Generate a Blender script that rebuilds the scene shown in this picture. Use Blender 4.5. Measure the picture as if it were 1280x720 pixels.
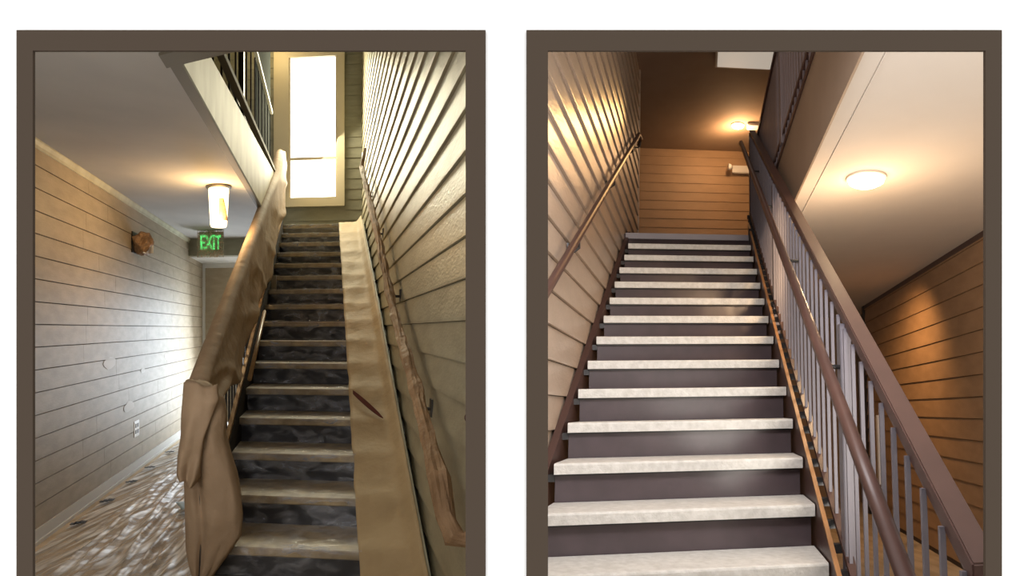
import bpy, bmesh, math, random
from mathutils import Vector, noise
random.seed(7)
for o in list(bpy.data.objects): bpy.data.objects.remove(o)
SC = bpy.context.scene
COL = SC.collection

# ------------------------------------------------------------------ camera, world, exposure
EYE = 1.513
cam = bpy.data.cameras.new('camera'); cam.sensor_width = 36; cam.lens = 22.5; cam.shift_y = 51/1280
cam.clip_start = .05
co = bpy.data.objects.new('camera', cam); COL.objects.link(co)
co.location = (0, 0, EYE); co.rotation_euler = (math.pi/2, 0, 0); SC.camera = co
W = bpy.data.worlds.new('world'); SC.world = W; W.use_nodes = True
W.node_tree.nodes['Background'].inputs[0].default_value = (1, .985, .97, 1)
W.node_tree.nodes['Background'].inputs[1].default_value = 1.45
SC.view_settings.view_transform = 'Standard'; SC.view_settings.look = 'None'
SC.view_settings.exposure = 0; SC.view_settings.gamma = 1; SC.view_settings.use_curve_mapping = False

# ------------------------------------------------------------------ two stair halls, each with its own directions
class Place:
    def __init__(s, a, b, c): s.a, s.b, s.c = Vector(a), Vector(b), Vector(c)
    def lin(s, p): return s.a*p[0] + s.b*p[1] + s.c*p[2]
    def __call__(s, x, d, h): return s.lin((x, d, h)) + Vector((0, 0, EYE))
LF = Place((1, -.12, 0), (-.28875, 1, 0), (0, 0, 1))
RT = Place((1, .12, 0), (.2925, 1, -.12625), (.034, .1166, 1))
WORLD = Place((1, 0, 0), (0, 1, 0), (0, 0, 1))
PL = LF

def lamp(name, kind, pos, energy, color, target=None, size=.1, size_y=None, spot=None, blend=.5):
    l = bpy.data.lights.new(name, kind); l.energy = energy; l.color = color
    if kind == 'AREA':
        l.size = size
        if size_y: l.shape = 'RECTANGLE'; l.size_y = size_y
    else: l.shadow_soft_size = size
    if kind == 'SPOT': l.spot_size = math.radians(spot); l.spot_blend = blend
    o = bpy.data.objects.new(name, l); COL.objects.link(o); o.location = pos
    if target is not None:
        o.rotation_euler = (Vector(target)-Vector(pos)).to_track_quat('-Z', 'Y').to_euler()
    return o
# left hall: daylight through the tall window and an assumed glazed door, then an added fill area
lamp('window_daylight', 'AREA', LF(-.22, 9.6, 3.1), 120, (1, .92, .64), LF(.10, 5.0, .9), .75, 2.0)
lamp('assumed_door_daylight', 'AREA', LF(-1.15, 9.9, -.45), 62, (.78, .89, 1), LF(-1.75, 6.6, -1.5), .6, 1.9)
lamp('added_fill_left', 'AREA', LF(-.6, 1.5, 1.1), 5.5, (1, .90, .80), LF(-.9, 5, -.4), 1.2, .5)  # added fill at the near end, no source of its own
# right hall: added area for assumed daylight near the front, then added fill areas
lamp('assumed_daylight_right', 'AREA', RT(.1, 1.45, 1.25), 54, (.97, .96, 1), RT(-.1, 5.0, .2), 1.1, .6)  # added area inside the hall, for assumed cool daylight on the treads
lamp('upper_wall_fill', 'AREA', RT(.25, 3.1, 3.95), 26, (1, .84, .68), RT(-.78, 4.6, 2.0), .9, .9)  # added fill area out of view, brightens the upper stair wall
lamp('lower_hall_fill', 'AREA', RT(1.7, 1.5, -.3), 36, (1, .94, .86), RT(1.7, 4.2, 1.3), 1.2, .8)  # added fill for the lower hall and its ceiling, no real opening
lamp('left_ceiling_fill', 'AREA', LF(-1.5, 1.7, -.2), 13, (1, .92, .84), LF(-1.6, 4.6, 1.3), 1.0, .8)  # added fill in the left hall, lifts its ceiling and left wall
lamp('assumed_landing_lamp', 'POINT', LF(-1.05, 9.3, 4.3), 14, (1, .75, .35), size=.08)  # assumed lamp without a fixture, warms the left window casing

# ------------------------------------------------------------------ materials
MATS = {}
def mat(name, col, rough=.6, col2=None, nscale=6, stretch=(1, 1, 1), bump=0, bscale=40, metal=0, emit=None, estr=0, coat=0, detail=4, spec=.5, lo=.35, hi=.65, bdist=.01):
    m = bpy.data.materials.new(name); m.use_nodes = True; nt = m.node_tree; N = nt.nodes; L = nt.links
    b = N['Principled BSDF']
    b.inputs['Base Color'].default_value = (*col, 1); b.inputs['Roughness'].default_value = rough
    b.inputs['Metallic'].default_value = metal; b.inputs['Specular IOR Level'].default_value = spec
    b.inputs['Coat Weight'].default_value = coat
    tc = N.new('ShaderNodeTexCoord'); mp = N.new('ShaderNodeMapping'); mp.inputs['Scale'].default_value = stretch
    L.new(tc.outputs['Object'], mp.inputs[0])
    if col2:
        n = N.new('ShaderNodeTexNoise'); n.inputs['Scale'].default_value = nscale; n.inputs['Detail'].default_value = detail
        L.new(mp.outputs[0], n.inputs['Vector'])
        r = N.new('ShaderNodeValToRGB'); r.color_ramp.elements[0].position = lo; r.color_ramp.elements[1].position = hi
        r.color_ramp.elements[0].color = (*col, 1); r.color_ramp.elements[1].color = (*col2, 1)
        L.new(n.outputs['Fac'], r.inputs[0]); L.new(r.outputs[0], b.inputs['Base Color'])
    if bump:
        n2 = N.new('ShaderNodeTexNoise'); n2.inputs['Scale'].default_value = bscale; n2.inputs['Detail'].default_value = 5
        L.new(mp.outputs[0], n2.inputs['Vector'])
        bp = N.new('ShaderNodeBump'); bp.inputs['Strength'].default_value = bump; bp.inputs['Distance'].default_value = bdist
        L.new(n2.outputs['Fac'], bp.inputs['Height']); L.new(bp.outputs[0], b.inputs['Normal'])
    if emit:
        b.inputs['Emission Color'].default_value = (*emit, 1); b.inputs['Emission Strength'].default_value = estr
    MATS[name] = m; return m
def film(name, alpha, col, rough, bscale, bstr, stretch=(1, 1, 1), dist=1.2):
    """clear plastic sheet: mostly see-through, milky and glossy on its creases"""
    m = bpy.data.materials.new(name); m.use_nodes = True; nt = m.node_tree; N = nt.nodes; L = nt.links
    b = N['Principled BSDF']; out = N['Material Output']
    b.inputs['Base Color'].default_value = (*col, 1); b.inputs['Roughness'].default_value = rough
    b.inputs['Specular IOR Level'].default_value = .9
    tr = N.new('ShaderNodeBsdfTransparent'); mx = N.new('ShaderNodeMixShader')
    tc = N.new('ShaderNodeTexCoord'); mp = N.new('ShaderNodeMapping'); mp.inputs['Scale'].default_value = stretch
    L.new(tc.outputs['Object'], mp.inputs[0])
    n = N.new('ShaderNodeTexNoise'); n.inputs['Scale'].default_value = bscale; n.inputs['Detail'].default_value = 5
    n.inputs['Distortion'].default_value = dist
    L.new(mp.outputs[0], n.inputs['Vector'])
    r = N.new('ShaderNodeMapRange'); r.inputs[1].default_value = .42; r.inputs[2].default_value = .68
    r.inputs[3].default_value = alpha*.35; r.inputs[4].default_value = min(1, alpha*2.4)
    L.new(n.outputs['Fac'], r.inputs[0])
    bp = N.new('ShaderNodeBump'); bp.inputs['Strength'].default_value = bstr; bp.inputs['Distance'].default_value = .02
    L.new(n.outputs['Fac'], bp.inputs['Height']); L.new(bp.outputs[0], b.inputs['Normal'])
    L.new(r.outputs[0], mx.inputs[0]); L.new(tr.outputs[0], mx.inputs[1]); L.new(b.outputs[0], mx.inputs[2])
    L.new(mx.outputs[0], out.inputs[0]); MATS[name] = m; return m
white_wall = mat('white_wall', (.86, .86, .86), .8)
frame_brown = mat('frame_brown', (.062, .0455, .033), .75, spec=.1)
sidingL = mat('siding_beige', (.43, .36, .26), .55, (.36, .30, .21), 5, (1, 1, 3), .15, 30)
sidingS = mat('siding_stair', (.42, .38, .26), .42, (.34, .30, .20), 4, (1, 1, 3), .3, 22)
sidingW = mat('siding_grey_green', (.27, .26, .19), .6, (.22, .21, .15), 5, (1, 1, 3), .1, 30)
ceilL = mat('ceiling_paint', (.42, .40, .375), .8, (.38, .36, .34), 2, bump=.05, bscale=60)
trimL = mat('trim_paint', (.66, .66, .64), .5)
cream = mat('cream_beam', (.60, .58, .43), .5, (.48, .45, .32), 6, (1, 1, .35), .2, 20)
darktrim = mat('dark_beam_edge', (.12, .105, .075), .7)
darkpaint = mat('dark_grey_paint', (.045, .052, .046), 1.0, spec=.02)
kraft = mat('kraft_paper', (.35, .25, .16), .75, (.28, .195, .12), 3.5, bump=.7, bscale=9, bdist=.02)
kraft2 = mat('kraft_runner', (.50, .365, .20), .7, (.43, .31, .165), 4, bump=.7, bscale=8, bdist=.02)
tape = mat('brown_masking', (.38, .235, .125), .68, (.27, .16, .08), 9, bump=1, bscale=16, bdist=.02)
tread_dusty = mat('dusty_tread', (.46, .36, .215), .4, (.28, .215, .13), 12, bump=.2, bscale=50)
riser_dark = mat('dark_riser', (.022, .022, .026), .3)
woodstrip = mat('wood_strip', (.26, .16, .07), .4, (.32, .19, .08), 10, (1, 1, 4))
iron = mat('dark_iron', (.03, .028, .027), .4)
darkmatte = mat('dark_matte', (.03, .026, .024), .85, spec=.1)
filmS = film('film_stairs', .15, (.74, .78, .88), .14, 9, 1.0, (.8, 1, 1.6), .8)
filmX = film('film_wrap', .30, (.60, .45, .30), .2, 25, .6)
filmF = film('film_floor', .50, (.86, .85, .82), .46, 3, .25, (7, .6, 1), .3)
carpet = mat('carpet', (.60, .49, .35), .9, (.44, .34, .22), 3, (3, .8, 1), .3, 60)
windowglow = mat('window_daylit', (.9, .9, .9), .3, emit=(1, .985, .93), estr=3.2)
doorglow = mat('assumed_door_daylit', (.9, .9, .9), .3, emit=(.86, .93, 1), estr=3)
casing = mat('window_casing', (.60, .52, .36), .5)
lampglow = mat('lamp_shade_lit', (.95, .85, .65), .4, emit=(1, .80, .45), estr=3.2)
bulb = mat('bulb_lit', (1, 1, 1), .4, emit=(1, .74, .42), estr=22)
exitgreen = mat('exit_green', (.05, .5, .12), .5, emit=(.09, .75, .17), estr=1.3)
exitface = mat('exit_face', (.22, .26, .16), .6)
plastic_white = mat('white_plastic', (.72, .72, .72), .35)
bluetape = mat('blue_tape', (.30, .42, .50), .6)
blacktape = mat('black_tape', (.02, .02, .022), .5)
spackle = mat('spackle', (.49, .43, .33), .55)
redbrown = mat('red_brown', (.10, .018, .012), .85, spec=.1)
# right place
joint_shade = mat('sheathing_joint_shade', (.10, .075, .05), .9)  # wall core in a shadow tone, reads as shade in the board joints
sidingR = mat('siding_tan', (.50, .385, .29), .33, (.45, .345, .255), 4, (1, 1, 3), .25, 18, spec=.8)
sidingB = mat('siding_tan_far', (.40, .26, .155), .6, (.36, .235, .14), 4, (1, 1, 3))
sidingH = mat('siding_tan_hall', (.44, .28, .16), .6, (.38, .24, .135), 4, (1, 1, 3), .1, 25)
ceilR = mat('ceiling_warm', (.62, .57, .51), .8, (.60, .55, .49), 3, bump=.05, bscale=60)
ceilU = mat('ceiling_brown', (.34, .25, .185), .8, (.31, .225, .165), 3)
fasciaR = mat('fascia_tan', (.30, .225, .165), .55, (.27, .20, .145), 3)
concrete = mat('concrete_tread', (.68, .655, .60), .6, (.57, .545, .49), 30, bump=.35, bscale=80)
plum = mat('plum_brown_metal', (.085, .062, .066), .33, (.07, .052, .055), 8, bump=.08, bscale=12)
redmetal = mat('stringer_brown', (.07, .035, .028), .4, spec=.5)
railmetal = mat('rail_brown', (.085, .043, .034), .40, (.07, .036, .029), 6, spec=.4)
balmetal = mat('baluster_grey', (.155, .14, .158), .5, spec=.35)
guardmetal = mat('guard_grey', (.24, .20, .21), .5)
orange = mat('orange_lit_strip', (.34, .16, .06), .45)  # stringer edge under orange light, that light put into the colour
shell = mat('outer_shell', (.30, .24, .18), .9)
fixture = mat('fixture_beige', (.60, .53, .43), .5)

# ------------------------------------------------------------------ mesh helpers (coordinates are side, depth, height)
def quad_box(bm, c):
    v = [bm.verts.new(p) for p in c]
    for f in ((0, 3, 2, 1), (4, 5, 6, 7), (0, 1, 5, 4), (1, 2, 6, 5), (2, 3, 7, 6), (3, 0, 4, 7)):
        bm.faces.new([v[i] for i in f])
    return v
def box(bm, s0, s1, d0, d1, h0, h1):
    return quad_box(bm, [(s0, d0, h0), (s1, d0, h0), (s1, d1, h0), (s0, d1, h0), (s0, d0, h1), (s1, d0, h1), (s1, d1, h1), (s0, d1, h1)])
def prism(bm, prof, axis, a0, a1):
    """profile polygon swept along an axis; prof pairs are the two other axes in order"""
    def P(p, a):
        if axis == 's': return (a, p[0], p[1])
        if axis == 'd': return (p[0], a, p[1])
        return (p[0], p[1], a)
    A = [bm.verts.new(P(p, a0)) for p in prof]; B = [bm.verts.new(P(p, a1)) for p in prof]
    n = len(prof)
    bm.faces.new(A[::-1]); bm.faces.new(B)
    for i in range(n): bm.faces.new((A[i], A[(i+1) % n], B[(i+1) % n], B[i]))
def slope_bar(bm, s0, s1, d0, d1, hf, lo, hi):
    """bar following the stair slope, height hf(d)+lo .. hf(d)+hi"""
    quad_box(bm, [(s0, d0, hf(d0)+lo), (s1, d0, hf(d0)+lo), (s1, d1, hf(d1)+lo), (s0, d1, hf(d1)+lo),
                  (s0, d0, hf(d0)+hi), (s1, d0, hf(d0)+hi), (s1, d1, hf(d1)+hi), (s0, d1, hf(d1)+hi)])
def tube(bm, pts, r, n=12, jitter=0, cap=True):
    pts = [Vector(p) for p in pts]; rings = []
    for i, p in enumerate(pts):
        t = (pts[min(i+1, len(pts)-1)] - pts[max(i-1, 0)]).normalized()
        u = t.cross(Vector((0, 0, 1)))
        if u.length < .05: u = Vector((1, 0, 0))
        u.normalize(); w = t.cross(u).normalized()
        rr = r[i] if isinstance(r, (list, tuple)) else r
        ring = []
        for k in range(n):
            a = 2*math.pi*k/n; q = rr*(1+(jitter*noise.noise((p*9+Vector((k*.9, i*.7, 0)))) if jitter else 0))
            ring.append(bm.verts.new(p + u*math.cos(a)*q + w*math.sin(a)*q))
        rings.append(ring)
    for a, b in zip(rings, rings[1:]):
        for k in range(n): bm.faces.new((a[k], a[(k+1) % n], b[(k+1) % n], b[k]))
    if cap: bm.faces.new(rings[0][::-1]); bm.faces.new(rings[-1])
def disc_lathe(bm, c, prof, n=32):
    """prof = (radius, height) pairs round a vertical axis at c"""
    rings = []
    for r, z in prof:
        rings.append([bm.verts.new((c[0]+r*math.cos(2*math.pi*k/n), c[1]+r*math.sin(2*math.pi*k/n), c[2]+z)) for k in range(n)])
    for a, b in zip(rings, rings[1:]):
        for k in range(n): bm.faces.new((a[k], a[(k+1) % n], b[(k+1) % n], b[k]))
    bm.faces.new(rings[0][::-1]); bm.faces.new(rings[-1])
def grid(bm, nu, nv, f):
    V = [[bm.verts.new(f(i/nu, j/nv)) for j in range(nv+1)] for i in range(nu+1)]
    for i in range(nu):
        for j in range(nv): bm.faces.new((V[i][j], V[i+1][j], V[i+1][j+1], V[i][j+1]))
    return V
def put(name, bm, m, parent=None, base=None, bevel=0, smooth=False, solid=0):
    """one mesh object; base = local origin (side, depth, height)"""
    if parent is not None: base = parent['_b']
    elif base is None:
        n = len(bm.verts); base = [sum(v.co[i] for v in bm.verts)/n for i in (0, 1)] + [min(v.co[2] for v in bm.verts)]
    if solid:
        bm.normal_update(); bmesh.ops.solidify(bm, geom=bm.faces[:], thickness=solid)
    b = Vector(base)
    for v in bm.verts: v.co = PL.lin(v.co-b)
    bmesh.ops.recalc_face_normals(bm, faces=bm.faces)
    if bevel:
        bmesh.ops.bevel(bm, geom=bm.edges[:], offset=bevel, segments=2, affect='EDGES', clamp_overlap=True)
    me = bpy.data.meshes.new(name); bm.to_mesh(me); bm.free()
    me.materials.append(m)
    if smooth: me.polygons.foreach_set('use_smooth', [True]*len(me.polygons))
    o = bpy.data.objects.new(name, me); COL.objects.link(o)
    if parent is not None: o.parent = parent
    else: o.location = PL(*base)
    o['_b'] = [float(x) for x in base]
    return o
def B(name, m, boxes, parent=None, base=None, **k):
    bm = bmesh.new()
    for b in boxes: box(bm, *b)
    return put(name, bm, m, parent, base, **k)
def empty(name, base, label, cat, group=None):
    o = bpy.data.objects.new(name, None); COL.objects.link(o); o.location = PL(*base); o['_b'] = [float(x) for x in base]
    o.empty_display_size = .1
    return tag(o, label, cat, group)
def tag(o, label, cat, group=None, kind=None):
    o['label'] = label; o['category'] = cat
    if group: o['group'] = group
    if kind: o['kind'] = kind
    return o
def struct(o, label=None):
    o['kind'] = 'structure'
    if label: o['label'] = label
    return o
def again(o, delta):
    """copy of a part moved by delta (side, depth, height), same mesh data"""
    c = o.copy(); COL.objects.link(c); c.location = o.location + PL.lin(delta); return c
def planks(wall, axis, face, sign, a0, a1, h0, h1, pitch, proud, m, cuts=(2, 3), top=.003, clip=None, holes=(), gap=0.0):
    """lap boards: each board a child named plank. axis = the axis along the board; face = wall plane"""
    k = 0; h = h0
    while h < h1-.02:
        hh = min(h+pitch, h1)
        n = random.choice(cuts) if isinstance(cuts, tuple) else cuts
        xs = [a0] + sorted(a0+(a1-a0)*(j+1)/n+random.uniform(-.35, .35)*(a1-a0)/n for j in range(n-1)) + [a1]
        for x0, x1 in zip(xs, xs[1:]):
            segs = [(x0, x1)]
            for (ha, hb, xa, xb) in holes:
                if h < hb-.02 and hh > ha+.02:
                    new = []
                    for p, q in segs:
                        if q <= xa or p >= xb: new.append((p, q)); continue
                        if p < xa: new.append((p, xa))
                        if q > xb: new.append((xb, q))
                    segs = new
            for p, q in segs:
                if clip:
                    c = clip(p, q, hh)
                    if c is None: continue
                    p, q = c
                bm = bmesh.new(); f = face; g = .0012
                prof = [(f, h+gap), (f+sign*proud, h+gap), (f+sign*proud, h+gap+.012), (f+sign*top, hh), (f, hh)]
                prism(bm, prof, axis, p+g, q-g)
                put('plank', bm, m, wall)
        h += pitch; k += 1

# =================================================================== the white wall with its two framed openings
PL = WORLD
YF, YB = 1.25, 1.2565
def wx(x, y): return (x-640)/800*y
def wz(y, d): return (411-y)/800*d
OP = [dict(o=(20.5, 607), i=(44, 582)), dict(o=(658, 1252.5), i=(685, 1229))]
top_in, top_out, bot_in, bot_out = wz(65, YB), wz(37.5, YF), wz(792, YF), wz(822, YF)
ins = []
for k, q in enumerate(OP):
    if k == 0: x0, x1 = wx(q['i'][0], YB), wx(q['i'][1], YF)
    else: x0, x1 = wx(q['i'][0], YF), wx(q['i'][1], YB)
    X0, X1 = wx(q['o'][0], YF), wx(q['o'][1], YF); ins.append((x0, x1, X0, X1))
wb = B('wall_front', white_wall, [(-3.4, ins[0][2]+.004, 1.2562, 1.27, -3.2, 5.2), (ins[0][3]-.004, ins[1][2]+.004, 1.2562, 1.27, -3.2, 5.2),
    (ins[1][3]-.004, 3.6, 1.2562, 1.27, -3.2, 5.2)] + [(a[2], a[3], 1.25625, 1.2699, top_out-.004, 5.2) for a in ins] + [(a[2], a[3], 1.25625, 1.2699, -3.2, bot_out+.004) for a in ins])
struct(wb, 'white wall around the two framed openings')
for k, (x0, x1, X0, X1) in enumerate(ins):
    bm = bmesh.new()
    box(bm, X0, x0, YF, YB, bot_out, top_out); box(bm, x1, X1, YF, YB, bot_out, top_out)
    box(bm, x0, x1, YF, YB, top_in, top_out); box(bm, x0, x1, YF, YB, bot_out, bot_in)
    o = put('opening_frame', bm, frame_brown)
    tag(o, ['flat dark brown frame around the left opening, paper-wrapped railing behind', 'flat dark brown frame around the right opening, finished concrete stairs behind'][k], 'frame', 'brown frames on the white wall')
# wedge of wall between the two halls
bm = bmesh.new(); prism(bm, [(-.02, 1.271), (.02, 1.271), (.075, 3.05), (-.13, 2.46)], 'h', -1.9, 4.9)
struct(put('wall_middle', bm, shell), 'wall dividing the two stair halls')

# =================================================================== LEFT HALL
PL = LF
FL = -1.513; CE = 1.33; WL = -2.13; WR = .57
r = .178; tL = .384; dL0, hL0 = 3.40, -1.178
LAND = hL0+15*r
def nl(d): return hL0+(d-dL0)*r/tL
struct(B('floor', carpet, [(-2.35, .75, 1.45, 10.6, FL-.12, FL)]), 'hall floor')
struct(B('ceiling', ceilL, [(-2.35, -.76, 1.45, 9.20, CE, CE+.10), (-.76, .75, 1.45, 2.62, CE, CE+.10)]), 'grey white ceiling over the hall')
struct(B('ceiling.001', ceilL, [(-2.35, .75, 2.9, 10.1, 4.85, 4.95)]), 'upper ceiling')
wl = struct(B('wall_left', joint_shade, [(WL-.12, WL, 1.45, 10.5, FL, CE)]), 'hall wall clad in wide beige boards')
planks(wl, 'd', WL, 1, 3.6, 10.30, FL+.10, CE-.06, .160, .012, sidingL, cuts=(3, 4), top=.009, gap=.007)
wr = struct(B('wall_right', joint_shade, [(WR, WR+.12, 2.50, 10.05, FL, 4.85)]), 'tall stair wall clad in lapped boards')
def clipR(p, q, hh):
    lim = dL0 + (hh+.25-hL0)*tL/r     # nothing below the stairs is seen
    q = min(q, lim) if hh < LAND-.3 else q
    return (p, q) if q-p > .05 else None
planks(wr, 'd', WR, -1, 2.50, 9.9, -1.45, 4.8, .1645, .018, sidingS, cuts=(1, 2), clip=clipR, gap=.003)
bd = B('baseboard_left', trimL, [(WL, WL+.022, 1.5, 10.3, FL, FL+.105), (WL+.022, WL+.036, 1.5, 10.3, FL, FL+.025)]); struct(bd)
bm = bmesh.new(); prism(bm, [(WL, CE-.06), (WL+.02, CE-.06), (WL+.022, CE-.04), (WL+.035, CE-.012), (WL+.035, CE), (WL, CE)], 'd', 1.5, 9.2)
struct(put('trim_crown', bm, cream))
# upper landing: slab, cream fascia beam with its dark lower edge
struct(B('upper_landing', darktrim, [(-2.35, -.80, 3.02, 9.9, CE+.10, LAND), (-.66, WR, dL0+15*tL+.02, 9.9, LAND-.17, LAND)]), 'upper landing at the stair top')
bm = bmesh.new()
quad_box(bm, [(-.785, 3.02, CE), (-.755, 3.02, CE), (-.735, 9.2, CE), (-.76, 9.2, CE), (-.785, 3.02, 1.62), (-.755, 3.02, 1.62), (-.735, 9.2, 2.16), (-.76, 9.2, 2.16)])
struct(put('landing_fascia', bm, cream), 'cream painted beam along the landing edge')
bm = bmesh.new(); quad_box(bm, [(-.82, 3.02, CE-.012), (-.752, 3.02, CE-.012), (-.737, 9.2, CE-.012), (-.775, 9.2, CE-.012), (-.82, 3.02, CE+.01), (-.752, 3.02, CE+.01), (-.732, 9.2, CE+.01), (-.775, 9.2, CE+.01)])
struct(put('trim_beam_edge', bm, darktrim), 'dark lower edge of the cream beam')
bm = bmesh.new(); prism(bm, [(3.5, 1.80), (3.5, 1.84), (9.15, 2.19), (9.15, 2.15)], 's', -.775, -.72); struct(put('trim_beam_cap', bm, darktrim))
bm = bmesh.new(); quad_box(bm, [(-.84, 2.98, CE-.015), (WR, 2.45, CE-.015), (WR, 2.60, CE-.015), (-.84, 3.13, CE-.015), (-.84, 2.98, CE+.22), (WR, 2.45, CE+.22), (WR, 2.60, CE+.22), (-.84, 3.13, CE+.22)])
struct(put('trim_header', bm, darktrim), 'dark header at the head of the stair opening')
struct(B('wall_upper.001', shell, [(-.84, .75, 2.40, 2.50, CE+.1, 4.85), (-.90, -.84, 2.4, 3.0, CE+.1, 4.85), (-.84, .75, 2.4, 3.0, 4.85, 4.95)]))
# near upper wall, left upper wall
struct(B('wall_upper', sidingW, [(-2.35, -.84, 2.9, 3.02, CE+.1, 4.85), (-2.35, -2.25, 3.0, 10.0, LAND, 4.85)]))
# hall end: soffit beam, low ceiling, far wall, assumed glazed door added for daylight
struct(B('trim_soffit', sidingW, [(WL, -.70, 9.20, 9.32, 1.075, CE)]), 'soffit beam across the hall end')
struct(B('ceiling.002', trimL, [(-2.35, -.66, 9.32, 10.6, 1.07, 1.16)]), 'lowered white ceiling at the hall end')
wf = struct(B('wall_back', sidingL, [(-2.35, .75, 10.30, 10.42, FL, 1.07), (-.70, -.60, 7.2, 10.3, FL, .6)]), 'far hall wall clad in boards')
planks(wf, 's', 10.30, -1, WL, -1.56, FL, 1.0, .16, .008, sidingL, cuts=1)
struct(B('trim_corner', trimL, [(WL, WL+.05, 10.25, 10.3, FL, 1.02), (WL, -.7, 10.24, 10.30, 1.0, 1.07)]))
dr = struct(B('assumed_door_1', trimL, [(-1.56, -1.48, 10.24, 10.3, FL, .72), (-.80, -.72, 10.24, 10.3, FL, .72), (-1.48, -.80, 10.24, 10.3, .62, .72), (-1.48, -.8, 10.24, 10.3, FL, FL+.2)]), 'assumed glazed door at the hall end, added for its daylight')
B('pane', doorglow, [(-1.48, -.8, 10.26, 10.28, FL+.2, .62)], dr)
# window wall
HOLE = (1.98, 4.25, -.66, .22)
wv = struct(B('wall_window', sidingW, [(-2.35, -.66, 9.9, 10.0, CE+.1, 4.85), (.22, .75, 9.9, 10.0, 1.2, 4.85), (-.66, .22, 9.9, 10.0, 1.2, 1.98), (-.66, .22, 9.9, 10.0, 4.25, 4.85)]), 'end wall with the tall window')
planks(wv, 's', 9.9, -1, -2.2, WR, LAND+.02, 4.8, .160, .012, sidingW, cuts=1, holes=[(1.90, 4.30, -.86, .28)])
w1 = struct(B('window_1', casing, [(-.86, -.615, 9.84, 9.905, 1.89, 4.32), (.158, .275, 9.84, 9.905, 1.89, 4.32), (-.615, .158, 9.84, 9.905, 4.20, 4.32), (-.615, .158, 9.84, 9.905, 1.89, 2.03)], base=(-.2, 9.9, 1.89)), 'tall daylit window in a pale casing')
B('sash_bar', casing, [(-.615, .158, 9.865, 9.895, 2.615, 2.655)], w1)
sash = B('window_sash', casing, [(-.615, -.59, 9.86, 9.9, 2.03, 4.2), (.133, .158, 9.86, 9.9, 2.03, 4.2)], w1)
B('pane', windowglow, [(-.60, .145, 9.90, 9.91, 2.655, 4.2)], sash); B('pane', windowglow, [(-.60, .145, 9.90, 9.91, 2.03, 2.615)], sash)
w2 = struct(B('window_2', darkpaint, [(-2.24, -2.2, 5.9, 6.0, 2.0, 4.3), (-2.24, -2.2, 7.3, 7.4, 2.0, 4.3), (-2.24, -2.2, 6.6, 6.65, 2.0, 4.3), (-2.24, -2.2, 5.9, 7.4, 1.95, 2.0), (-2.24, -2.2, 5.9, 7.4, 4.3, 4.35)], base=(-2.2, 6.6, 1.95)), 'upper side window behind the landing railing')
B('pane', windowglow, [(-2.23, -2.225, 6.0, 6.6, 2.0, 4.3)], w2); B('pane', windowglow, [(-2.23, -2.225, 6.65, 7.3, 2.0, 4.3)], w2)

# ---- staircase under plastic
st = empty('staircase', (-.05, 3.0, FL), 'dark staircase with plastic film and a kraft paper runner over its steps', 'staircase')
S0, S1 = -.66, .50
for n in range(-1, 15):
    d = dL0+n*tL; h = hL0+n*r
    bm = bmesh.new()
    prism(bm, [(d+.004, h), (d, h-.006), (d, h-.042), (d+.006, h-.048), (d+tL+.05, h-.048), (d+tL+.05, h)], 's', S0, S1)
    put('tread', bm, tread_dusty, st)
    bm = bmesh.new(); box(bm, S0+.01, S1-.01, d+.045, d+.06, h-r+.0, h-.048); put('riser', bm, riser_dark, st)
d = dL0+15*tL; B('riser', riser_dark, [(S0+.01, S1, d+.045, d+.06, LAND-r, LAND-.04)], st)
B('tread', tread_dusty, [(S0, S1, d, d+.1, LAND-.045, LAND+.003)], st)
for (a, b, lo, hi, m) in ((-.69, -.658, -.42, .075, iron), (.50, .525, -.34, .07, woodstrip)):
    bm = bmesh.new(); slope_bar(bm, a, b, 3.62 if a < 0 else 3.02, 9.15, nl, lo, hi); put('stringer', bm, darkmatte if a < 0 else cream, st)
bm = bmesh.new(); slope_bar(bm, .525, WR, 3.02, 9.15, nl, -.34, -.05); put('skirt', bm, iron, st)
# plastic film over the steps
def filmpt(u, v):
    s = S0+.01+u*(.19-S0-.01); k = v*15.9-1.0
    n = math.floor(k); f = k-n; d = dL0+n*tL; h = hL0+n*r
    wr_ = noise.noise(Vector((s*5, k*2.3, 1.5))); wr2 = noise.noise(Vector((s*14+k*3, k*7, 4)))
    sag = 1.0
    if f < .5:      # up the riser face, bridging under the nose
        q = f/.5; dd = d+tL-.10+(.092)*q; hh = h+.010+q*(r-.004)
        dd = d+tL+.034 - .046*q**1.6 - .03*math.sin(q*math.pi)*(.5+wr_); 
    else:
        q = (f-.5)/.5
    if f < .5:
        return (s, dd+.012*wr2, hh+.006*wr2)
    dn, hn = d+tL, h+r
    return (s, dn-.014+q*(tL+.044), hn+.007+.010*abs(wr2)+.012*abs(wr_)*math.sin(q*math.pi))
bm = bmesh.new(); grid(bm, 34, 159, filmpt)
pf = put('plastic_sheet', bm, filmS, smooth=True)
tag(pf, 'clear wrinkled plastic film stretched down over the dark stair steps', 'plastic sheet')
# kraft paper runner
def runpt(u, v):
    d = 3.05+v*(9.27-3.05); k = (d-dL0)/tL; f = k-math.floor(k)
    sag = -.028*math.sin(math.pi*f)**1.0
    wob = .012*noise.noise(Vector((u*3, d*2.4, 0))) + .006*noise.noise(Vector((u*9, d*9, 2)))
    s = .172+u*.335+.010*noise.noise(Vector((0, d*5, 3)))*(1-u)
    up = 0
    h = nl(d)+.016+sag*(1-u**3)+wob
    if u > .80: h += (u-.80)/.2*.075; 
    return (s, d, h)
bm = bmesh.new(); grid(bm, 14, 150, runpt)
rn = put('paper_runner', bm, kraft2, smooth=True, solid=.002); tag(rn, 'tan kraft paper runner taped down the right side of the plastic-covered stairs', 'paper')
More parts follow.
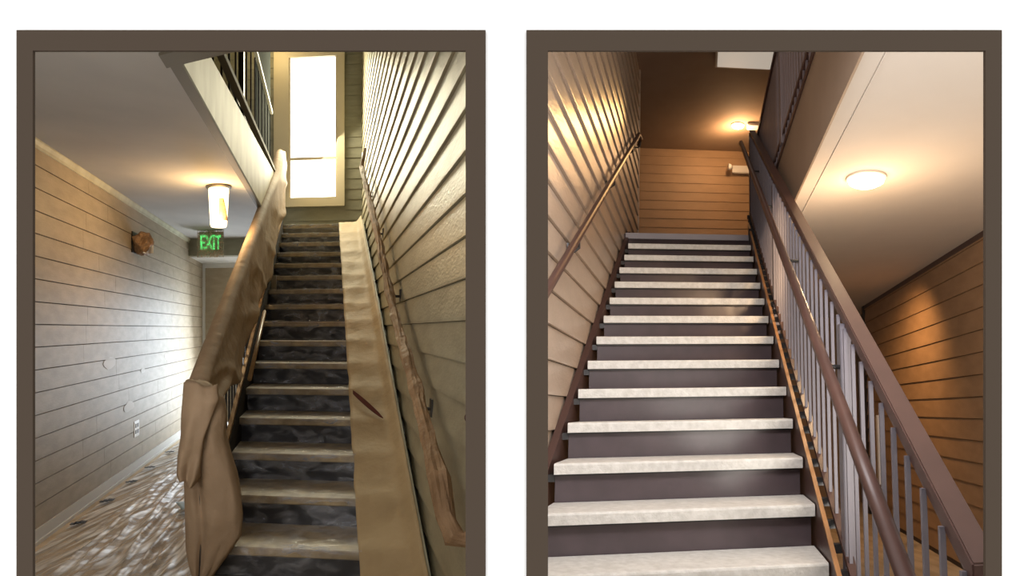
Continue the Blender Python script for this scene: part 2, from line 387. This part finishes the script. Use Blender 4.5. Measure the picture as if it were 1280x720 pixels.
# torn slit in the runner showing red brown below, made as a strip laid on top
bm = bmesh.new()
for (a, b, e, f_) in ((.20, 4.84, .405, 4.52),):
    n = 8
    V = []
    for i in range(n+1):
        t = i/n; s = a+(e-a)*t; dd = b+(f_-b)*t; w = (.036)*math.sin(math.pi*min(1, t*.92+.10))**.5+.004
        V.append((bm.verts.new((s, dd+w, nl(dd+w)+.034)), bm.verts.new((s, dd-w, nl(dd-w)+.034))))
    for p, q in zip(V, V[1:]): bm.faces.new((p[0], q[0], q[1], p[1]))
o = put('torn_slit', bm, redbrown, solid=.003); tag(o, 'short dark red strip laid over the paper runner as a torn slit', 'tape')

# ---- wrapped left railing
rl = empty('stair_railing', (-.72, 3.32, hL0), 'dark metal stair railing mostly hidden under draped kraft paper', 'railing')
bm = bmesh.new(); slope_bar(bm, -.765, -.70, 3.3, 9.2, nl, .84, .885); put('top_rail', bm, iron, rl)
bm = bmesh.new(); slope_bar(bm, -.700, -.672, 3.9, 9.2, nl, .085, .12); put('bottom_rail', bm, woodstrip, rl)
bm = bmesh.new(); tube(bm, [(-.60, d, nl(d)+.20) for d in (4.7, 5.3, 5.85)], .018, 10); g = put('grab_rail', bm, woodstrip, rl, smooth=True); g['label'] = 'lit wooden grab rail below the paper'
bm = bmesh.new(); box(bm, -.722, -.706, 4.0, 4.016, nl(4.0)-.02, nl(4.0)+.845); b0 = put('baluster', bm, iron, rl)
for k in range(1, 38): again(b0, (0, k*.136, k*.136*r/tL))
bm = bmesh.new(); box(bm, -.75, -.70, 3.33, 3.38, hL0-r+.0, nl(3.33)+.86); put('newel_post', bm, iron, rl)
bm = bmesh.new(); box(bm, -.75, -.70, 9.13, 9.19, LAND, LAND+1.02); put('newel_post', bm, iron, rl)
# paper draped over the rail: cross section runs from outer hem over the top to the inner hem
def ease(x, a, b): x = max(0, min(1, (x-a)/(b-a))); return x*x*(3-2*x)
def drape(u, v):
    d = 3.37+v*(9.42-3.37)
    T = [(3.3, .80), (3.7, .66), (4.45, .31), (4.9, .34), (5.4, .36), (6.2, .22), (6.9, .09), (7.6, .16), (8.7, .36), (9.6, .55)]
    for (a_, l0), (b_, l1) in zip(T, T[1:]):
        if a_ <= d <= b_: low = l0+(l1-l0)*(d-a_)/(b_-a_)
    top = .905+.14*ease(d, 8.3, 9.2)
    wn = noise.noise(Vector((d*1.6, u*3.2, 0)))*.022 + noise.noise(Vector((d*4.0+u*5, u*6, 7)))*.012
    crease = .045*(abs(math.sin(d*1.9+u*4.0))**9+.6*abs(math.sin(d*3.1-u*6.0))**12)
    if u < .18:                      # outer side
        q = u/.18; s = -.79+.0*q; h = .52+(top-.02-.52)*q
        s -= .02*(1-q)
    elif u < .34:                    # over the top
        q = (u-.18)/.16; s = -.79+.115*q; h = top-.02+.03*math.sin(q*math.pi)
    else:
        q = (u-.34)/.66; s = -.675+.012*q+.035*ease(d, 7.4, 9.0)*(1-.3*q)+wn*min(1, q*3)+crease*q; h = top-.02-(top-.02-low)*q
    return (s, d, nl(d)+h+wn*.15)
bm = bmesh.new(); grid(bm, 34, 120, drape)
pc = put('paper_cover', bm, kraft, smooth=True, solid=.003)
tag(pc, 'long brown kraft paper sheet draped over the left stair railing', 'paper')
# hanging paper round the newel
prof = [(-1.50, .30, .10), (-1.44, .145, .10), (-1.30, .175, .12), (-1.12, .168, .12), (-.98, .160, .12), (-.84, .150, .12), (-.70, .135, .11), (-.56, .115, .10), (-.44, .095, .08), (-.34, .06, .06)]
PF = [(-.275, -.785, -.72), (-.30, -.792, -.66), (-.37, -.795, -.575), (-.45, -.795, -.555), (-.55, -.800, -.565), (-.66, -.808, -.540), (-.78, -.800, -.505), (-.90, -.795, -.478), (-1.0, -.793, -.468), (-1.10, -.790, -.478), (-1.18, -.788, -.53), (-1.27, -.77, -.60), (-1.38, -.735, -.68)]
def bag(u, v):
    k = v*(len(PF)-1); i = min(int(k), len(PF)-2); f = k-i
    h, a, b = [PF[i][j]*(1-f)+PF[i+1][j]*f for j in range(3)]
    ang = u*2*math.pi; c, s_ = math.cos(ang), math.sin(ang)
    mid, hw = (a+b)/2, (b-a)/2
    dep = .085+.02*math.sin(v*5)
    fold = -.050*math.exp(-((c+.45+.5*(.5-v))/.16)**2)*ease(v, .15, .5)*(1 if s_ < 0 else 0)
    nz = .014*noise.noise(Vector((c*2, s_*2, v*5)))+.008*noise.noise(Vector((c*5+v*4, s_*5, v*11)))
    return (mid+hw*c*(1+nz*1.5), 3.36+dep*s_-fold+nz, h+nz*.5)
bm = bmesh.new(); V = grid(bm, 56, 44, bag); bm.faces.new([V[i][0] for i in range(56)]); bmesh.ops.remove_doubles(bm, verts=bm.verts, dist=1e-5)
pb = put('paper_bag_wrap', bm, kraft, smooth=True, solid=.003)
tag(pb, 'baggy brown kraft paper hanging around the bottom post of the left railing', 'paper')
# upper flap folded across the rail end
FP = [(-.285, -.785, -.60), (-.36, -.785, -.585), (-.45, -.79, -.62), (-.56, -.795, -.660), (-.67, -.808, -.678), (-.76, -.812, -.685), (-.80, -.79, -.71)]
def flap(u, v):
    k = v*(len(FP)-1); i = min(int(k), len(FP)-2); f = k-i
    h, a, b = [FP[i][j]*(1-f)+FP[i+1][j]*f for j in range(3)]
    return (a+(b-a)*u, 3.245-.05*math.sin(u*math.pi)**.7+.02*math.sin(u*9+v*4)*v+.02*noise.noise(Vector((u*3, v*5, 1)))+.05*(1-v)**4, h+.015*math.sin(u*6))
bm = bmesh.new(); grid(bm, 28, 24, flap)
o = put('paper_flap', bm, kraft, smooth=True, solid=.003); tag(o, 'folded kraft paper flap twisted across the railing end above the baggy wrap', 'paper')

# ---- wrapped right handrail
hr = empty('wall_handrail', (.50, 2.6, hL0), 'slim dark wall handrail of the left stairs hidden under brown masking', 'handrail')
pts = [(.50, 8.65, 2.36)] + [(.462, 8.35-k*.3, nl(8.35-k*.3)+.95-.09*math.exp(-((8.35-k*.3-4.4)/.9)**2)+.03*ease(8.35-k*.3, 7, 8.3)) for k in range(0, 20)]
bm = bmesh.new(); tube(bm, pts, .014, 10); put('rail', bm, iron, hr, smooth=True)
for dd in (3.35, 4.75, 6.2, 7.6):
    bm = bmesh.new(); h = nl(dd)+.88; tube(bm, [(.47, dd, h-.01), (.48, dd, h-.07), (.52, dd, h-.09), (.56, dd, h-.09)], .010, 8)
    box(bm, .548, .558, dd-.03, dd+.03, h-.13, h-.04); put('bracket', bm, iron, hr)
N_ = 64; pw = []; rw = []
for i in range(N_+1):
    t = i/N_; dd = 8.35-t*(8.35-2.62)
    off = .95-.09*math.exp(-((dd-4.4)/.9)**2)+ .03*ease(dd, 7, 8.3)
    pw.append((.462+.006*noise.noise(Vector((dd*3, 0, 0))), dd, nl(dd)+off)); rw.append(.029+.008*noise.noise(Vector((dd*4, 3, 1)))+.004*(dd < 3.4))
pw += [(.468, 2.50, nl(2.5)+.875), (.49, 2.46, nl(2.46)+.83), (.53, 2.45, nl(2.45)+.835), (.552, 2.45, nl(2.45)+.84)]; rw += [.038, .040, .030, .027]
pw.insert(0, (.52, 8.5, 2.37)); rw.insert(0, .02)
bm = bmesh.new(); tube(bm, pw, [q*(1+.22*noise.noise(Vector((i*1.3, 0, 5)))) for i, q in enumerate(rw)], 18, jitter=.5); o = put('masking_wrap', bm, tape, smooth=False); tag(o, 'crinkled brown masking wrapped around the right wall handrail', 'wrapping')

# ---- upper landing railing behind the beam
ur = empty('landing_railing', (-.79, 3.6, LAND), 'dark upper landing railing seen above the cream beam', 'railing')
B('top_rail', cream, [(-.80, -.765, 3.2, 8.6, LAND+1.42, LAND+1.46)], ur)
B('bottom_rail', iron, [(-.81, -.79, 3.2, 9.1, LAND+.45, LAND+.48)], ur)
b0 = B('baluster', darkmatte, [(-.806, -.79, 4.2, 4.216, LAND, LAND+1.4)], ur)
for k in range(1, 13): again(b0, (0, k*.36, 0))
B('panel', darkpaint, [(-.815, -.80, 6.9, 8.6, LAND, LAND+3.0)], ur); B('post', iron, [(-.82, -.77, 5.6, 5.68, LAND, LAND+1.6)], ur)

# ---- hall fittings
PLX = (-1.048, 5.84)
cl = empty('ceiling_lamp', (PLX[0], PLX[1], CE-.40), 'lit cylinder ceiling lamp hanging in the hall with a scrap of paper on it', 'lamp')
bm = bmesh.new(); disc_lathe(bm, (PLX[0], PLX[1], CE), [(.125, 0), (.125, -.018), (.11, -.025)], 28); put('canopy', bm, iron, cl, smooth=False)
bm = bmesh.new(); disc_lathe(bm, (PLX[0], PLX[1], CE), [(.098, -.026), (.100, -.05), (.082, -.36), (.074, -.38)], 28); put('lamp_shade', bm, lampglow, cl, smooth=True)
bm = bmesh.new(); grid(bm, 8, 10, lambda u, v: (PLX[0]+.098*math.sin(-.1+u*1.1*(1-.55*v)+.3), PLX[1]-.098*math.cos(-.1+u*1.1*(1-.55*v)+.3), CE-.33+.20*v)); put('paper_scrap', bm, tape, cl, smooth=True, solid=.002)
lamp('hall_lamp_glow', 'POINT', LF(PLX[0]+.0, PLX[1]-.16, CE-.10), 6, (1, .55, .18), size=.06)
lamp('hall_lamp_light', 'POINT', LF(PLX[0]+.02, PLX[1]-.2, CE-.35), 22, (1, .66, .32), size=.08)
ex = empty('exit_sign', (-1.62, 8.45, CE-.37), 'green exit sign masked in plastic hanging from the hall ceiling', 'sign')
B('sign_box', exitface, [(-1.80, -1.45, 8.44, 8.50, CE-.345, CE-.02)], ex, bevel=.006)
B('mount', plastic_white, [(-1.68, -1.58, 8.46, 8.49, CE-.03, CE)], ex)
tx = bpy.data.curves.new('letters', 'FONT'); tx.body = 'EXIT'; tx.size = .20; tx.extrude = .004; tx.align_x = 'CENTER'; tx.align_y = 'CENTER'; tx.offset = .004
tmp = bpy.data.objects.new('letters_curve', tx); COL.objects.link(tmp)
tm = bpy.data.meshes.new_from_object(tmp.evaluated_get(bpy.context.evaluated_depsgraph_get())); bpy.data.objects.remove(tmp)
tm.materials.clear(); tm.materials.append(exitgreen); to = bpy.data.objects.new('letters', tm); COL.objects.link(to); to.parent = ex
to.location = LF(-1.625, 8.427, CE-.175) - LF(*ex['_b']); to.rotation_euler = (math.pi/2, 0, 0); to.scale = (.70, 1.35, 1)
bm = bmesh.new(); grid(bm, 16, 16, lambda u, v: (-1.815+u*.38, 8.405+.012*noise.noise(Vector((u*5, v*5, 0))), CE-.37+v*.37)); put('plastic_cover', bm, filmX, ex, smooth=True, solid=.001)
sc_ = empty('wall_sconce', (WL, 6.55, .78), 'wall light on the left hall wall bundled in brown masking paper', 'wall light')
B('back_plate', iron, [(WL+.005, WL+.025, 6.43, 6.67, .80, 1.02)], sc_)
bm = bmesh.new(); bmesh.ops.create_icosphere(bm, subdivisions=4, radius=1)
for v in bm.verts:
    q = v.co.copy(); z = noise.noise(q*1.7)*.22+abs(noise.noise(q*4))*.18
    v.co = Vector((WL+.11+q.x*.115*(1+z), 6.55+q.y*.15*(1+z), .90+q.z*.115*(1+z)-.25*(q.y*.05)))
put('paper_wrap', bm, tape, sc_)
bm = bmesh.new(); grid(bm, 6, 6, lambda u, v: (WL+.14+u*.13, 6.44+.05*math.sin(u*5), .79-.015*u+v*(.05+.04*u))); put('torn_edge', bm, plastic_white, sc_, solid=.002)
ou = empty('wall_outlet', (WL, 6.62, -1.15), 'white outlet plate low on the left hall wall', 'outlet')
B('cover_plate', plastic_white, [(WL+.006, WL+.016, 6.52, 6.70, -1.155, -.985)], ou, bevel=.003)
sockgrey = mat('socket_grey', (.30, .32, .35), .5)
for hh in (-1.12, -1.055):
    for y0 in (6.56, 6.63): B('socket', sockgrey, [(WL+.016, WL+.02, y0, y0+.04, hh, hh+.04)], ou)
for (dd, hh, w, e) in ((5.75, -.32, .16, .055), (6.35, -.80, .17, .05), (6.85, -.46, .08, .03), (7.9, -.35, .10, .04)):
    bm = bmesh.new(); c = Vector((WL+.0135, dd, hh)); vs = []
    for k in range(14):
        a = 2*math.pi*k/14; q = 1+.35*noise.noise(Vector((math.cos(a)*1.5+dd, math.sin(a)*1.5, hh)))
        vs.append(bm.verts.new((c.x, c.y+w*q*math.cos(a), c.z+e*q*math.sin(a))))
    bm.faces.new(vs); put('spackle_patch', bm, spackle, wl, solid=.001)
# plastic on the hall floor
def floorfilm(u, v):
    s = WL+.10+u*(1.42); d = 3.1+v*7.0
    q = s+.10*(d-5)*(u-.3)
    a = 1-abs(noise.noise(Vector((q*6.5, d*.45, 0))))*2.2; b = 1-abs(noise.noise(Vector((q*13+4, d*.8, 3))))*2.2
    fade = ease(u, .05, .35)
    return (s, d, FL+.012+(.045*max(0, a)**4+.022*max(0, b)**4)*fade+.006*noise.noise(Vector((s*16, d*6, 2))))
bm = bmesh.new(); grid(bm, 130, 150, floorfilm)
o = put('floor_film', bm, filmF, smooth=True); tag(o, 'rumpled clear plastic sheet spread over the hall carpet', 'plastic sheet')
for k, (dd, w) in enumerate(((4.62, .055), (5.25, .06), (5.95, .05), (6.6, .04), (7.45, .05))):
    bm = bmesh.new()
    for (x0, y0, x1, y1) in ((0, 0, .05, w), (.03, w*.5, .085, w*1.6), (-.02, -.02, .02, w*.4)): box(bm, WL+.13+x0, WL+.13+x1, dd+y0, dd+y1, FL+.030, FL+.034)
    o = put('tape_scrap', bm, blacktape); tag(o, ['nearest black tape scrap on the plastic along the left baseboard', 'second nearest black tape scrap along the left baseboard', 'middle black tape scrap of the five along the left baseboard', 'second farthest black tape scrap along the left baseboard', 'farthest black tape scrap along the left baseboard, below the outlet'][k], 'tape', 'black tape scraps along the baseboard')
bm = bmesh.new(); grid(bm, 10, 8, lambda u, v: (-1.20+u*.22-.1*v, 4.95+v*.20+.12*u, FL+.075+.006*noise.noise(Vector((u*4, v*4, 0)))))
o = put('blue_tape', bm, bluetape, smooth=True, solid=.002); tag(o, 'pale blue tape patch on the plastic beside the wrapped post', 'tape')

# =================================================================== RIGHT HALL
PL = RT
tR = .2854; dR0, hR0 = 2.467, -.5893
def nr(d): return hR0+(d-dR0)*r/tR
LR = hR0+13*r; CR = 1.45; UR = 4.19; FR = hR0-5*r; WL2 = -.78; WR2 = 2.5
struct(B('floor.001', carpet, [(-2.7, 2.75, 1.5, 10.2, FR-.1, FR)]), 'lower hall floor of the right stairs')
wl2 = struct(B('wall_left.001', joint_shade, [(WL2-.1, WL2, 2.85, 7.60, FR, UR)]), 'stair wall clad in tan lap boards')
def clip2(p, q, hh):
    lim = dR0+(hh+.35-hR0)*tR/r
    q = min(q, lim) if hh < LR-.3 else q
    return (p, q) if q-p > .05 else None
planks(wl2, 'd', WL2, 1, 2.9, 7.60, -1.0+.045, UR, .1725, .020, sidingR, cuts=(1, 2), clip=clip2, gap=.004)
struct(B('trim_wall_end', sidingR, [(WL2-.1, WL2+.022, 7.58, 7.62, LR, UR)]))
wb2 = struct(B('wall_back.001', sidingB, [(-2.7, 2.75, 10.0, 10.1, FR, UR)]), 'far landing wall clad in boards')
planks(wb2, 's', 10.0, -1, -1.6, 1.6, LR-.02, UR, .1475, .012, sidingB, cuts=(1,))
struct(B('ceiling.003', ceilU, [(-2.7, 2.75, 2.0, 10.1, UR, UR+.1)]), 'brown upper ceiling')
struct(B('wall_side', shell, [(-2.7, -2.6, 7.5, 10.1, FR, UR), (-2.7, WL2-.1, 7.5, 7.58, LR-.3, UR), (2.65, 2.75, 1.45, 10.1, FR, UR), (-.7, 2.75, 2.0, 2.1, CR, UR)]))
struct(B('floor.002', plum, [(-2.7, .52, dR0+13*tR+.03, 10.0, LR-.15, LR)]), 'upper landing of the right stairs')
# lower hall: ceiling, side wall
struct(B('ceiling.004', ceilR, [(.69, 2.75, 1.45, 10.0, CR, CR+.12), (-.62, .70, 1.45, 2.02, CR, CR+.12)]), 'pale ceiling over the lower hall')
wr2 = struct(B('wall_right.001', joint_shade, [(WR2, WR2+.12, 1.5, 8.85, FR, CR)]), 'lower hall wall clad in tan boards')
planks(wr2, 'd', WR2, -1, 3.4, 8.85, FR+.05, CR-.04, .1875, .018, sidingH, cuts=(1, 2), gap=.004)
struct(B('trim_shade_strip', redmetal, [(WR2-.022, WR2, 1.5, 8.85, CR-.05, CR)]))  # dark strip standing in for the shade just below the ceiling
struct(B('trim_jamb', iron, [(WR2-.03, WR2+.02, 8.83, 8.93, FR, CR)]))
B_ = B('door_2', plastic_white, [(1.99, 2.03, 6.68, 6.74, -.82, -.09)]); B_['kind'] = 'structure'; B_['label'] = 'narrow white door edge seen between the balusters'
struct(B('landing_fascia.001', fasciaR, [(.682, .694, 2.1, 10.0, CR-.035, 1.985)]), 'tan fascia along the upper landing')
struct(B('trim_fascia_cap', redmetal, [(.672, .71, 2.1, 9.9, 1.985, 2.02)]))
struct(B('trim_ceiling_bead', ceilR, [(.80, .812, 2.1, 9.9, CR-.006, CR)]))
struct(B('floor.003', shell, [(.70, 2.75, 2.1, 10.0, CR+.12, LR)]))

# ---- concrete stairs
st = empty('staircase.001', (-.1, 1.2, FR), 'finished staircase with pale concrete treads and plum brown risers', 'staircase')
T0, T1 = -.69, .515
for n in range(-4, 13):
    d = dR0+n*tR; h = hR0+n*r; q0 = T0+random.uniform(-.004, .004); q1 = T1+random.uniform(-.004, .004)
    bm = bmesh.new()
    prism(bm, [(d+.010, h), (d+.003, h-.003), (d, h-.010), (d+.002, h-.05), (d+tR+.03, h-.05), (d+tR+.03, h)], 's', q0, q1)
    t_ = put('tread', bm, concrete, st)
    bm = bmesh.new(); box(bm, T0-.0, T1-.01, d+.038, d+.05, h-r-.002, h-.05); put('riser', bm, plum, st)
    B('tread_angle', iron, [(T0, T1-.006, d+.018, d+.038, h-.058, h-.0505)], st)
d = dR0+13*tR; B('riser', plum, [(T0, T1-.01, d+.03, d+.045, LR-r, LR-.056)], st)
B('landing_nosing', mat('landing_grey', (.30, .28, .30), .5), [(T0-.06, T1, d+.01, d+.14, LR-.055, LR+.002)], st)
bm = bmesh.new(); slope_bar(bm, WL2+.02, -.735, 1.3, 6.35, nr, -.11, -.05); slope_bar(bm, -.735, -.722, 1.3, 6.35, nr, -.36, -.05)
slope_bar(bm, WL2+.019, -.735, 1.3, 6.35, nr, -.36, -.342); put('stringer', bm, redmetal, st)
bm = bmesh.new(); slope_bar(bm, .524, .540, 1.3, 6.35, nr, -.34, .045); put('stringer', bm, redmetal, st)
bm = bmesh.new(); slope_bar(bm, .522, .541, 1.3, 6.35, nr, .045, .058); o = put('cap_strip', bm, orange, st); o['label'] = 'copper cap strip, lamp light put into its colour'
for n in range(-3, 13):
    d = dR0+n*tR; h = hR0+n*r; B('carrier_angle', iron, [(-.722, -.69, d+.03, d+tR-.03, h-.085, h-.052)], st)
# the landing edge strip
B('landing_trim', iron, [(.515, .66, d+tR-.05, d+tR-.01, LR-.12, LR+.05)], st)

# ---- right railing
rr = empty('stair_railing.001', (.60, 1.3, FR), 'brown metal stair railing with flat top rail and square balusters', 'railing')
bm = bmesh.new(); slope_bar(bm, .585, .652, 1.29, 6.75, nr, .965, 1.0); put('top_rail', bm, railmetal, rr, bevel=.004)
bm = bmesh.new(); slope_bar(bm, .590, .645, 1.29, 6.75, nr, .94, .965); put('rail_channel', bm, redmetal, rr)
bm = bmesh.new(); slope_bar(bm, .568, .602, 1.29, 6.7, nr, .055, .078); put('bottom_rail', bm, redmetal, rr)
bm = bmesh.new(); box(bm, .578, .592, 1.33, 1.344, nr(1.33)+.07, nr(1.33)+.95); b0 = put('baluster', bm, balmetal, rr)
bm = bmesh.new(); box(bm, .541, .588, 1.322, 1.352, nr(1.33)+.02, nr(1.33)+.055); s0 = put('baluster_shoe', bm, iron, rr)
dl = .1155; skip = []
for k in range(1, 47):
    dd = 1.33+k*dl
    if dd > 6.66: break
    again(b0, (0, k*dl, k*dl*r/tR)); again(s0, (0, k*dl, k*dl*r/tR))
for dd in (2.40, 4.55):
    bm = bmesh.new(); box(bm, .570, .615, dd, dd+.05, nr(dd)-.5, nr(dd)+.955); put('post', bm, balmetal, rr)
bm = bmesh.new(); box(bm, .575, .655, 6.70, 6.76, LR-.3, LR+1.30); put('newel_post', bm, redmetal, rr)
bm = bmesh.new(); tube(bm, [(.485, d_, nr(d_)+.85) for d_ in (1.35, 2, 3, 4, 5, 6, 6.75)] + [(.485, 6.9, nr(6.9)+.80)], .024, 16); put('grab_rail', bm, railmetal, rr, smooth=True)
for dd in (2.42, 3.5, 4.57, 5.7):
    bm = bmesh.new(); h = nr(dd)+.85; tube(bm, [(.485, dd, h-.02), (.49, dd, h-.06), (.55, dd, h-.075), (.60, dd, h-.075)], .009, 8); put('bracket', bm, iron, rr, smooth=True)
# ---- left wall handrail
h2 = empty('wall_handrail.001', (-.70, 2.8, 0), 'round brown handrail on the left wall of the concrete stairs', 'handrail')
bm = bmesh.new(); tube(bm, [(-.705, d_, nr(d_)+.865) for d_ in (2.0, 3, 4, 5, 6, 6.95)] + [(-.70, 7.15, nr(6.95)+.90), (-.74, 7.28, nr(6.95)+.88)], .022, 16); put('rail', bm, railmetal, h2, smooth=True)
for dd in (3.6, 5.0, 6.35, 7.1):
    bm = bmesh.new(); h = min(nr(dd), nr(6.95))+.865; tube(bm, [(-.705, dd, h-.02), (-.705, dd, h-.07), (-.73, dd, h-.09), (-.77, dd, h-.09)], .009, 8)
    box(bm, -.768, -.758, dd-.03, dd+.03, h-.13, h-.05); put('bracket', bm, iron, h2)
# ---- upper landing guard
ug = empty('landing_railing.001', (.66, 4.0, LR), 'plum brown upper guard with flat top rail along the landing fascia', 'railing')
B('top_rail', railmetal, [(.655, .70, 3.5, 6.75, 2.94, 2.98)], ug)
B('bottom_rail', redmetal, [(.665, .69, 3.5, 9.9, 2.08, 2.11)], ug)
b0 = B('baluster', guardmetal, [(.67, .685, 3.1, 3.115, 2.02, 2.95)], ug)
for k in range(1, 31): again(b0, (0, k*.115, 0))
B('post', guardmetal, [(.655, .70, 4.62, 4.70, 2.02, 2.95)], ug)
B('guard_panel', guardmetal, [(.672, .680, 5.0, 6.7, 2.10, 2.94)], ug)
# ---- lamps and fittings
LP = (1.11, 3.80)
dl_ = empty('disc_lamp', (LP[0], LP[1], CR-.03), 'round lit flush lamp on the pale lower hall ceiling', 'lamp')
bm = bmesh.new(); disc_lathe(bm, (*LP, CR), [(.135, 0), (.135, -.014), (.12, -.018)]); put('rim', bm, fixture, dl_)
bm = bmesh.new(); disc_lathe(bm, (*LP, CR), [(.12, -.017), (.115, -.035), (.08, -.052), (.02, -.058)]); put('diffuser', bm, bulb, dl_, smooth=True)
lamp('assumed_hall_spot', 'SPOT', RT(1.6, 6.6, 1.36), 80, (1, .55, .22), RT(2.5, 6.9, -.2), size=.08, spot=120, blend=1)  # assumed downlight without a fixture, for the glow on the hall wall
lamp('disc_lamp_light', 'POINT', RT(*LP, CR-.50), 26, (1, .66, .38), size=.1)
rc = empty('ceiling_downlight', (.60, 9.02, UR-.03), 'small round lit downlight in the brown upper ceiling', 'lamp')
bm = bmesh.new(); disc_lathe(bm, (.60, 9.02, UR), [(.105, 0), (.105, -.012), (.09, -.016)]); put('rim', bm, fixture, rc)
bm = bmesh.new(); disc_lathe(bm, (.60, 9.02, UR), [(.09, -.012), (.085, -.03), (.05, -.036), (.02, -.038)]); put('diffuser', bm, bulb, rc, smooth=True)
lamp('downlight_light', 'POINT', RT(.60, 9.02, UR-.20), 32, (1, .58, .27), size=.09)
lamp('wall_band_spot', 'SPOT', RT(.2, 7.6, UR-.35), 120, (1, .56, .20), RT(-.78, 4.3, 2.0), size=.04, spot=26, blend=1)  # added spot without a fixture, imitates the downlight's reflection along the wall
uf = empty('ceiling_fixture', (.57, 6.8, UR-.06), 'pale rectangular box fixture on the brown upper ceiling', 'light fixture')
B('housing', fixture, [(.20, .98, 6.1, 7.36, UR-.055, UR)], uf, bevel=.006); B('lens', mat('lens_lit', (.6, .55, .48), .4, emit=(1, .9, .76), estr=.38), [(.23, .95, 6.13, 7.32, UR-.062, UR-.054)], uf)
sl = empty('emergency_light', (.70, 9.93, 3.78), 'small white emergency light on the far landing wall', 'light fixture')
B('body', plastic_white, [(.56, .98, 9.90, 9.985, 3.79, 3.915)], sl, bevel=.008)
bm = bmesh.new(); tube(bm, [(.545, 9.84, 3.85), (.52, 9.82, 3.85), (.49, 9.81, 3.85)], [.03, .05, .055], 14); put('lamp_head', bm, plastic_white, sl, smooth=True)
sm = B('smoke_detector', plastic_white, [(.74, .92, 8.9, 9.08, UR-.05, UR)], bevel=.01); tag(sm, 'small pale detector on the ceiling beside the lit downlight', 'detector')
for o in bpy.data.objects:
    if '_b' in o: del o['_b']
